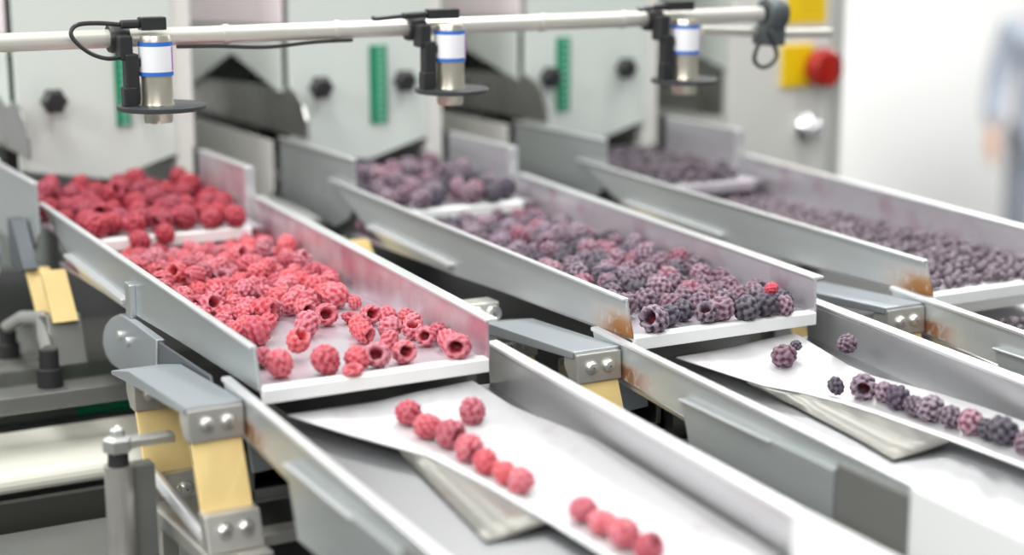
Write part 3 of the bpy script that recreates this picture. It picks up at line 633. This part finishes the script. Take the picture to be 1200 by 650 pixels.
RASP = [berry_mesh('raspberry', 'raspberry', n=rng.choice((46, 52, 60)), seed=s, hollow=s % 3 != 2) for s in range(8)]
SHADED = [berry_mesh('raspberry', 'raspberry_shaded', n=50, seed=20 + s, hollow=s % 2 == 0) for s in range(5)]
MIX = [berry_mesh('dark_berry', 'mixed', n=rng.choice((34, 42, 48)), seed=40 + s, hollow=s % 4 == 0, bump=.30) for s in range(8)]
BLK = [berry_mesh('dark_berry', 'black_berry', n=36, seed=60 + s, hollow=False, bump=.31) for s in range(3)]
CUR = [currant_mesh('currant', s) for s in range(2)]
FRAG = berry_mesh('raspberry_piece', 'raspberry', n=44, seed=77, hollow=True, squash=.45)

def place(name, me, loc, r, label, cat, group=None, rot=None):
    o = bpy.data.objects.new(name, me); COL.objects.link(o)
    o.location = loc; s = r * 1.0; o.scale = (s * rng.uniform(.96, 1.05), s * rng.uniform(.96, 1.05), s)
    o.rotation_euler = rot if rot else (rng.uniform(0, 2 * PI), rng.uniform(0, 2 * PI), rng.uniform(0, 2 * PI))
    return tag(o, label, cat, group)

def pack(n, sample, floor, rr, cap, fixed=(), cand=24, tight=.90):
    """drops round fruit one after another on a tray: each comes to rest at the lowest of a few spots, on the floor or on the fruit below"""
    A = np.array([(x, y, z, r) for x, y, z, r in fixed], float).reshape(-1, 4); out = []
    buf = np.zeros((n + len(A), 4)); buf[:len(A)] = A; cnt = len(A)
    fails = 0
    while len(out) < n and fails < 60:
        r = rr(); best = None
        for _ in range(cand):
            x, y = sample()
            z = floor(x, y) + r
            if cnt:
                b = buf[:cnt]; d2 = (b[:, 0] - x) ** 2 + (b[:, 1] - y) ** 2; s = (b[:, 3] + r) * tight
                k = d2 < s * s
                if k.any(): z = max(z, (b[k, 2] + np.sqrt(s[k] ** 2 - d2[k])).max())
            h = z - floor(x, y) - r
            if best is None or h < best[0]: best = (h, x, y, z)
        if best[0] > cap(best[1], best[2]): fails += 1; continue
        out.append((best[1], best[2], best[3], r)); buf[cnt] = out[-1]; cnt += 1
    return out

def seen(lst, ox, others=()):
    """leaves out fruit that lies wholly buried under other fruit"""
    cp = np.array([-.4428, -1.2305, .3846]); yw, pt = -.4966, .2147
    f = np.array([-math.sin(yw) * math.cos(pt), math.cos(yw) * math.cos(pt), -math.sin(pt)]); r_ = np.array([math.cos(yw), math.sin(yw), 0]); u_ = np.cross(r_, f)
    buf = np.full((900, 1500), 1e9); idx = np.full((900, 1500), -1); al = list(lst) + list(others)
    for k, (x, y, z, r) in enumerate(al):
        d = np.array([x + ox, y, z]) - cp; t = d @ f; u = int(750 + 1994 * (d @ r_) / t); v = int(450 - 1994 * (d @ u_) / t); q = max(1, int(1994 * r * .95 / t))
        if not (q < u < 1500 - q and q < v < 900 - q): continue
        yy, xx = np.ogrid[-q:q + 1, -q:q + 1]; m = (xx * xx + yy * yy <= q * q)
        sb = buf[v - q:v + q + 1, u - q:u + q + 1]; si = idx[v - q:v + q + 1, u - q:u + q + 1]; m &= sb > t - r * .5
        sb[m] = t - r * .5; si[m] = k
    c = np.bincount(idx[idx >= 0], minlength=len(al))
    return [b for k, b in enumerate(lst) if c[k] > 14]

# middle tray of the raspberry line: loose fruit in front, heap behind
CAMDIR = (math.radians(72), 0, math.radians(-30))
def facing(a=0, b=0): return (math.radians(78 + a), 0, math.radians(-28 + b))     # hollow end towards the front of the line
W1 = [ # x, y, radius, hollow mesh?, rotation, own label
 (.037, .124, .0138, 0, None, 'frosted raspberry touching the outer wall just behind the bare tray corner'),
 (.060, .177, .0150, 1, None, 'largest frosted raspberry at the heap front, close to the outer wall'), (.084, .126, .0128, 2, None, 'plump frosted raspberry alone in front of the heap on bare tray floor'),
 (.113, .154, .0115, 0, facing(-8, 20), 'hollow raspberry opening forwards beside a plump one at the heap edge'), (.102, .182, .0113, 1, None, 'frosted raspberry at the heap edge right behind the hollow one'),
 (.054, .066, .0112, 3, facing(-30, 50), 'split raspberry resting over two others in the corner near the lip'), (.024, .027, .0122, 5, None, 'bright raspberry in the front corner beside the end of the outer wall'),
 (.020, .058, .0090, 4, None, 'small raspberry wedged behind the bright one in the tray corner'),
 (.061, .018, .0130, 5, None, 'round bright raspberry in the middle just behind the white lip'), (.088, .017, .0112, 2, None, 'pinkish frosted raspberry next to the round one at the white lip'),
 (.142, .208, .0143, 2, None, 'big bright red raspberry at the inner end of the heap'),
 (.158, .196, .0075, 6, None, None), (.150, .139, .0104, 3, facing(-5, 30), None), (.123, .088, .0104, 1, None, None), (.128, .112, .0098, 4, None, None),
 (.149, .091, .0112, 2, None, None), (.165, .132, .0098, 6, None, None), (.167, .080, .0096, 3, facing(-40), None), (.136, .060, .0094, 7, None, None),
 (.106, .016, .0120, 0, facing(-14, 5), 'open hollow raspberry in the pair closest to the white lip'), (.131, .018, .0110, 3, facing(4, 20), 'hollow raspberry facing forwards near the middle of the lip, cavity showing'),
 (.169, .056, .0098, 4, facing(0, -10), None), (.186, .066, .0094, 1, None, None), (.182, .038, .0100, 6, None, None),
 (.177, .010, .0125, 0, facing(6, 0), 'ring-shaped hollow raspberry lying at the inner corner of the lip'), (.177, .103, .0096, 2, None, None), (.180, .123, .0090, 0, None, None)]
fixed = []
for x, y, r, k, rot, lab in W1:
    x, y = x + .10 * y, y * 1.17
    z = FZ(y) + r * .93; fixed.append((x, y, z, r))
    if lab and 'resting over' in lab: z += .006
    place('raspberry', RASP[k], (x, y, z), r, lab or 'frosted raspberry in the loose row along the inner wall near the lip', 'raspberry', None if lab else 'loose raspberries by the tray lip', rot)
for x, y, lab in ((.079, .004, 'flat broken raspberry piece lying on the white lip edge'), (.152, .178, 'broken raspberry piece between the heap and the loose row')):
    place('raspberry_piece', FRAG, (x, y, FZ(y) + .0055), .0098, lab, 'raspberry piece', None, (.1, .2, rng.uniform(0, 6)))
FRONT = [(0, .115), (.046, .138), (.074, .178), (.095, .215), (.135, .235), (.170, .262), (.210, .345), (.23, .36)]
def heap_front(x):
    for (a, b), (c, d) in zip(FRONT, FRONT[1:]):
        if a <= x <= c: return b + (d - b) * (x - a) / (c - a)
    return FRONT[0][1] if x < 0 else FRONT[-1][1]
def samp1():
    while True:
        x, y = rng.uniform(-.002, .212), rng.uniform(.09, .60)
        if y > heap_front(x) + .006 and XL(y) + .0095 < x < XR(y) - .0095: return x, y
cap1 = lambda x, y: .003 + min(.014, .09 * max(0, y - heap_front(x))) * min(1, max(0, (.54 - y) / .12))
h1 = pack(345, samp1, lambda x, y: FZ(y), lambda: rng.uniform(.0092, .0120), cap1, fixed)
for x, y, z, r in seen(h1, 0, fixed):
    place('raspberry', rng.choice(RASP), (x, y, z), r, 'frosted pinkish red raspberry in the dense heap on the long vibrating tray', 'raspberry', 'raspberries heaped on the vibrating tray')
# upper feeder of the raspberry line
def samp2():
    y = rng.uniform(.561, .80)
    return rng.uniform(.006 if y < .69 else -.016, .182 if y < .645 else .198), y
h2 = pack(240, samp2, lambda x, y: UF(y), lambda: rng.uniform(.0115, .0145), lambda x, y: .003 + min(.012, .10 * max(0, y - .58)))
for x, y, z, r in seen(h2, 0):
    place('raspberry', rng.choice(SHADED), (x, y, z), r, 'dark red raspberry heaped on the feeder tray below the first cabinet', 'raspberry', 'raspberries heaped on the feeder tray')
place('raspberry', SHADED[1], (.062, .543, FZ(.54) + .027), .0125, 'red raspberry tipping over the feeder lip, the one nearer the outer wall', 'raspberry')
place('raspberry', SHADED[3], (.092, .548, FZ(.54) + .031), .0115, 'dark raspberry tipping over the feeder lip, the one nearer its middle', 'raspberry')

# raspberries in single file on the diverter plate
F1 = [(.102, -.045), (.104, -.078), (.112, -.100), (.113, -.130), (.113, -.158), (.117, -.180), (.120, -.199), (.135, -.262), (.137, -.286), (.140, -.309), (.143, -.334)]
FR1 = [.0115, .0118, .0125, .0118, .0105, .0098, .0105, .0108, .0105, .0118, .0110]
ORD = ['first', 'second', 'third', 'fourth', 'fifth', 'sixth', 'seventh', 'eighth', 'ninth', 'tenth', 'eleventh', 'twelfth']
for k, (x, y) in enumerate(F1):
    v = lerp(DIV[0]['val'], y)
    place('raspberry', RASP[(k * 3 + 2) % 8], (x + .003, y, v[1] + FR1[k] * 1.02), FR1[k], f'frosted raspberry on the white diverter plate, {ORD[k]} from the lip in its single file', 'raspberry')
place('raspberry', RASP[5], (.149, -.071, -.0085), .0122, 'lone raspberry on the diverter plate beside the single file', 'raspberry')

# mixed dark berries
W2 = [(.025, .006, .0138, 0, 'frosted pinkish dark berry nearest the bare corner of the lip'), (.030, .062, .0130, 1, None), (.060, .075, .0116, 2, None), (.072, .030, .0110, 9, None), (.050, .020, .0112, 10, 'blackish berry behind the lip beside the frosted pinkish one'),
      (.084, .010, .0118, 4, None), (.102, .012, .0132, 3, 'reddish frosted berry in the middle of the front row at the lip'), (.124, .004, .0125, 9, None), (.148, .006, .0130, 8, 'black berry under the tiny red one in the front row'),
      (.167, .004, .0105, 5, None), (.178, .020, .0108, 10, 'blackish berry in the inner corner of the lip'), (.186, .040, .0105, 9, None), (.010, .036, .0070, 6, None), (.094, .105, .0120, 2, None), (.096, .062, .0124, 7, None), (.118, .058, .0118, 3, None), (.149, .052, .0110, 6, None)]
ALLM = MIX + BLK; fixed2 = []
for x, y, r, k, lab in W2:
    x, y = x + .10 * y, y * 1.17
    fixed2.append((x, y, FZ(y) + r * .93, r))
    place('dark_berry', ALLM[k], (P + x, y, FZ(y) + r * .93), r, lab or 'frosted dark berry in the front row behind the lip of the mixed tray', 'berry', None if lab else 'dark berries in the front row')
M['tiny_red'] = berry_mat('red_currant_skin', [(.55, .02, .05)] * 2, (.8, .4, .5), .3)
tr = berry_mesh('red_berry', 'tiny_red', n=40, seed=91, hollow=False)
place('red_berry', tr, (P + .158, .012, FZ(.01) + .026), .0066, 'tiny bright red berry lying on top of the dark front row', 'berry')
def samp3():
    while True:
        x, y = rng.uniform(0, .21), rng.uniform(.03, .60)
        if XL(y) + .0095 < x < XR(y) - .0095 and y > .075 - .25 * min(x, .2): return x, y
h3 = pack(330, samp3, lambda x, y: FZ(y), lambda: rng.uniform(.0104, .0128), lambda x, y: .002 + min(.010, .08 * max(0, y - .05)) * min(1, max(0, (.54 - y) / .12)), fixed2)
for x, y, z, r in seen(h3, P, fixed2):
    k = rng.random()
    place('dark_berry', rng.choice(BLK) if k < .18 else rng.choice(MIX), (P + x, y, z), r, 'frosted dark berry in the dense heap on the mixed vibrating tray', 'berry', 'dark berries heaped on the vibrating tray')
h4 = pack(160, lambda: (rng.uniform(.004, .186), rng.uniform(.565, .80)), lambda x, y: UF(y), lambda: rng.uniform(.012, .0145), lambda x, y: .002 + min(.008, .1 * max(0, y - .58)))
for x, y, z, r in seen(h4, P):
    place('dark_berry', rng.choice(MIX + BLK), (P + x, y, z), r, 'dark purple berry heaped on the feeder tray below the second cabinet', 'berry', 'dark berries heaped on the feeder tray')
F2 = [(.118, -.131, .0082, 8), (.138, -.143, .0122, 0), (.147, -.160, .0108, 1), (.148, -.176, .0112, 9), (.150, -.193, .0098, 2), (.154, -.208, .0122, 3), (.160, -.226, .0105, 4), (.166, -.243, .0115, 5), (.169, -.260, .0100, 10), (.172, -.274, .0132, 8), (.175, -.296, .0110, 6), (.178, -.318, .0110, 9)]
for k, (x, y, r, mi) in enumerate(F2):
    v = lerp(DIV[1]['val'], y)
    place('dark_berry', ALLM[mi], (P + x + .003, y, v[1] + r * 1.02 + (0.001 if k else .004)), r, f'dark berry on the second diverter plate, {ORD[k]} from the tray lip in its file', 'berry')
v = lerp(DIV[1]['val'], -.056)
place('dark_berry', MIX[5], (P + .123, -.056, v[1] + .0125), .0122, 'purple berry sitting alone at the top of the second diverter plate', 'berry')
place('dark_berry', BLK[0], (P + .140, -.050, v[1] + .0185), .0055, 'tiny black berry leaning on the lone purple berry', 'berry')
place('dark_berry', MIX[3], (P + .190, -.060, -.0035), .0095, 'reddish dark berry lying against the inner trough wall behind the file', 'berry')

# currants
def cput(lst, lab, grp):
    for x, y, z, r in lst: place('currant', CUR[rng.randrange(2)], (2 * P + x, y, z), r, lab, 'currant', grp)
def csamp():
    while True:
        x, y = rng.uniform(0, .205), rng.uniform(-.0, .62)
        if XL(y) + .006 < x < XR(y) - .006 and y > .006 + max(0, .02 - .2 * x) and (y < .26 + .1 * math.sin(x * 90) or rng.random() < .75): return x, y
h5 = pack(2400, csamp, lambda x, y: FZ(y) + .0008 + (.0018 if y < .017 else 0), lambda: rng.uniform(.0038, .0049), lambda x, y: .003 + .007 * max(0, 1 - abs(y - .14) / .2), cand=8, tight=.97)
def cur_under():
    return rng.uniform(.0, .21), rng.uniform(-.14, -.01)
h6 = pack(160, cur_under, lambda x, y: LF(y), lambda: rng.uniform(.0038, .0049), lambda x, y: .001, cand=3)
allc = sorted([(math.dist((x + 2 * P, y), (-.44, -1.23)), 0, (x, y, z, r)) for x, y, z, r in h5 if x + 2 * P < .87 + .2 * y] + [(math.dist((x + 2 * P, y), (-.44, -1.23)) - .08, 1, (x, y, z, r)) for x, y, z, r in h6])
ind = allc[:296]; inset = set(id(c) for c in ind)
cput([c[2] for c in ind if c[1] == 0], 'small dark frosted currant near the white lip of the currant tray', 'currants near the lip')
cput([c[2] for c in ind if c[1] == 1], 'small dark currant fallen into the trough below the currant tray', 'currants in the trough')
def mass(name, lst, label, group=None, zc=0):
    base = np.array([v.co[:] for v in CUR[0].vertices]); faces = [tuple(p.vertices) for p in CUR[0].polygons]; nv = len(base)
    V = []; F = []
    for k, (x, y, z, r) in enumerate(lst):
        R = np.array(Matrix.Rotation(rng.uniform(0, 6.28), 3, Vector((rng.gauss(0, 1), rng.gauss(0, 1), rng.gauss(0, 1)))))
        V.append(base @ R.T * r + np.array([2 * P + x, y, z])); F += [tuple(i + k * nv for i in f) for f in faces]
    V = np.concatenate(V); c = V.mean(0); V -= c
    me = bpy.data.meshes.new(name); me.from_pydata(V.tolist(), [], F); me.materials.append(M['currant'])
    for p in me.polygons: p.use_smooth = True
    o = bpy.data.objects.new(name, me); COL.objects.link(o); o.location = c; o['kind'] = 'stuff'
    return tag(o, label, 'currants')
mass('currant_heap', [c for c in h5 if not any(c is d[2] for d in ind)] if False else [c for c in h5 if c not in set(d[2] for d in ind)] + [c[2] for c in allc[296:] if c[1] == 1],
     'mass of small dark frosted currants farther back on the currant tray')
h7 = pack(700, lambda: (rng.uniform(.0, .190), rng.uniform(.575, .82)), lambda x, y: UF(y) + .0018, lambda: rng.uniform(.005, .0065), lambda x, y: .006, cand=6)
mass('currant_heap', h7, 'blurred dark currants on the feeder tray below the farthest cabinet')

# ------------------------------------------------------------------ the worker in the background
def skin(name, verts, edges, radii, m, parent, sub=2, root=0):
    me = bpy.data.meshes.new(name); me.from_pydata([tuple(v) for v in verts], edges, [])
    me.materials.append(M[m]); o = bpy.data.objects.new(name, me); COL.objects.link(o); o.parent = parent
    sk = o.modifiers.new('skin', 'SKIN'); sk.use_smooth_shade = True
    sv = me.skin_vertices[0].data
    for i, r in enumerate(radii): sv[i].radius = r if isinstance(r, tuple) else (r, r)
    sv[root].use_root = True
    sb = o.modifiers.new('sub', 'SUBSURF'); sb.levels = sb.render_levels = sub
    return o
PX, PYY = 6.09, 5.10
per = thing('person', 'person in a pale blue work coat standing by the white wall', 'person', (PX, PYY, FLOOR_Z))
per.rotation_euler.z = math.radians(-35)
# joints, metres above the floor: x to the side, y forward (-y is towards the sorting lines)
J = [(0, 0, .98), (0, .0, 1.12), (0, .01, 1.30), (0, .015, 1.45), (0, .0, 1.54), (0, -.015, 1.62), (0, -.02, 1.73),
     (-.10, 0, .93), (-.11, -.02, .50), (-.11, .01, .10), (-.115, -.12, .04),
     (.10, 0, .93), (.11, .05, .50), (.115, .12, .10), (.12, .0, .05),
     (-.19, .01, 1.44), (-.245, .03, 1.16), (-.265, -.03, .92), (.19, .01, 1.44), (.25, .03, 1.16), (.27, -.03, .92)]
Eg = [(0, 1), (1, 2), (2, 3), (3, 4), (4, 5), (5, 6), (0, 7), (7, 8), (8, 9), (9, 10), (0, 11), (11, 12), (12, 13), (13, 14), (3, 15), (15, 16), (16, 17), (3, 18), (18, 19), (19, 20)]
Rd = [(.13, .10), (.13, .095), (.15, .11), (.12, .09), .058, (.075, .09), (.072, .085), .085, .06, .04, .035, .085, .06, .04, .035, .062, .044, .030, .062, .044, .030]
body = skin('body', J, Eg, Rd, 'skin', per)
for s, w in ((-1, (-.265, -.03, .92)), (1, (.27, -.03, .92))):
    hv = [w, (w[0], w[1] - .012, w[2] - .05), (w[0], w[1] - .02, w[2] - .09)]; he = [(0, 1), (1, 2)]; hr = [.030, (.036, .020), (.038, .018)]
    for k, (dy, l) in enumerate(((-.034, .068), (-.012, .078), (.010, .073), (.030, .058))):
        b0 = len(hv); hv += [(w[0], w[1] - .02 + dy, w[2] - .10), (w[0] + s * -.006, w[1] - .028 + dy, w[2] - .10 - l * .55), (w[0] + s * -.018, w[1] - .030 + dy, w[2] - .10 - l)]
        he += [(2, b0), (b0, b0 + 1), (b0 + 1, b0 + 2)]; hr += [.0105, .0095, .008]
    b0 = len(hv); hv += [(w[0] - s * .012, w[1] - .05, w[2] - .055), (w[0] - s * .020, w[1] - .068, w[2] - .095)]; he += [(1, b0), (b0, b0 + 1)]; hr += [.012, .009]
    skin('hand', hv, he, hr, 'skin', per)
cv = [(0, 0, .72), (0, 0, .95), (0, .0, 1.12), (0, .01, 1.30), (0, .015, 1.44), (0, .005, 1.50), (-.195, .01, 1.435), (-.25, .03, 1.16), (-.268, -.025, .945), (.195, .01, 1.435), (.255, .03, 1.16), (.272, -.025, .945)]
skin('coat', cv, [(0, 1), (1, 2), (2, 3), (3, 4), (4, 5), (4, 6), (6, 7), (7, 8), (4, 9), (9, 10), (10, 11)], [(.20, .155), (.185, .145), (.165, .13), (.18, .14), (.145, .115), .075, .082, .064, .052, .082, .064, .052], 'coat', per, root=2)
skin('trousers', [(0, 0, .96), (-.10, 0, .88), (-.11, -.02, .50), (-.11, .01, .11), (.10, 0, .88), (.11, .05, .50), (.115, .12, .12)], [(0, 1), (1, 2), (2, 3), (0, 4), (4, 5), (5, 6)], [(.145, .115), .10, .078, .066, .10, .078, .066], 'trousers', per)
for x, y in ((-.113, -.04), (.118, .06)):
    obj('shoe', MB().lathe([(.02, .0), (.048, .002), (.052, .03), (.045, .065), (.03, .09), (.005, .095)], (0, 0, 0), 'z', 18).map(lambda v, x=x, y=y: (x + v.x * .9, y + v.y * 2.2 - .03, v.z)), 'cap', None, smooth=True).parent = per
obj('cap', MB().lathe([(.108, .0), (.112, .03), (.105, .08), (.075, .125), (.03, .145), (.002, .147)], (0, 0, 0), 'z', 24).map(lambda v: (v.x * .82, v.y * 1.02 - .015, v.z + 1.69)), 'cap', None, smooth=True).parent = per
fc = MB(); fc.prism([(-.012, -.098, 1.64), (.012, -.098, 1.64), (.004, -.105, 1.685), (-.004, -.105, 1.685)], (0, -.012, 0))
obj('nose', fc, 'skin', None, bevel=.004).parent = per
obj('mouth', MB().box(-.025, .025, -.104, -.094, 1.605, 1.612), 'red', None, bevel=.003).parent = per
for s in (-1, 1):
    obj('eye', MB().lathe([(.001, -.006), (.010, -.002), (.010, .004), (.001, .006)], (s * .032, -.098, 1.685), 'y', 12), 'black', None, smooth=True).parent = per
    obj('ear', MB().lathe([(.004, -.010), (.024, -.006), (.026, .004), (.010, .008)], (s * .078, .0, 1.67), 'x', 14), 'skin', None, smooth=True).parent = per


w = bpy.data.worlds.new('World'); S.world = w; w.use_nodes = True
bg = w.node_tree.nodes['Background']; bg.inputs['Color'].default_value = (.93, .965, 1.0, 1); bg.inputs['Strength'].default_value = .33
def area(name, loc, size, energy, rot=(0, 0, 0), col=(1, .995, .97)):
    l = bpy.data.lights.new(name, 'AREA'); l.shape = 'RECTANGLE'; l.size, l.size_y = size; l.energy = energy; l.color = col
    o = bpy.data.objects.new(name, l); COL.objects.link(o); o.location = loc; o.rotation_euler = rot; return o
area('ceiling_and_fill_lamp', (-.3, .4, 1.9), (.35, 3.2), 44)
area('ceiling_and_fill_lamp', (1.2, .6, 1.9), (.35, 3.2), 44)
area('ceiling_and_fill_lamp', (2.8, 1.5, 1.9), (.35, 3.2), 46)
area('ceiling_and_fill_lamp', (5.8, 3.2, 2.0), (3, 1.2), 230)  # unseen lamp added to brighten the back wall
area('ceiling_and_fill_lamp', (-2.2, .6, 1.5), (.6, 2.6), 60, (0, math.radians(-55), 0))  # unseen tilted lamp added to brighten the belt and outer tray walls
area('ceiling_and_fill_lamp', (-1.1, -2.2, 1.7), (2.0, .6), 38, (math.radians(52), 0, math.radians(-28)))  # unseen fill lamp added in front for the cabinet side panels

# ------------------------------------------------------------------ camera
F, PITCH, YAW, ROLL = 1994.15, .2147, -.4966, -.001
C = Vector((-.4428, -1.2305, .3846))
fw = Vector((-math.sin(YAW) * math.cos(PITCH), math.cos(YAW) * math.cos(PITCH), -math.sin(PITCH)))
rt = Vector((math.cos(YAW), math.sin(YAW), 0)); up = rt.cross(fw)
rt, up = rt * math.cos(ROLL) + up * math.sin(ROLL), up * math.cos(ROLL) - rt * math.sin(ROLL)
cam = bpy.data.cameras.new('camera'); co = bpy.data.objects.new('camera', cam); COL.objects.link(co)
co.matrix_world = Matrix(((rt.x, up.x, -fw.x, C.x), (rt.y, up.y, -fw.y, C.y), (rt.z, up.z, -fw.z, C.z), (0, 0, 0, 1)))
cam.sensor_width = 36; cam.lens = F / 1200 * 36; cam.clip_start = .05; cam.clip_end = 60
cam.dof.use_dof = True; cam.dof.focus_distance = 1.53; cam.dof.aperture_fstop = 2.3
S.camera = co
vs = S.view_settings; vs.view_transform = 'Standard'; vs.look = 'None'; vs.gamma = 1; vs.use_curve_mapping = False; vs.exposure = 0.0
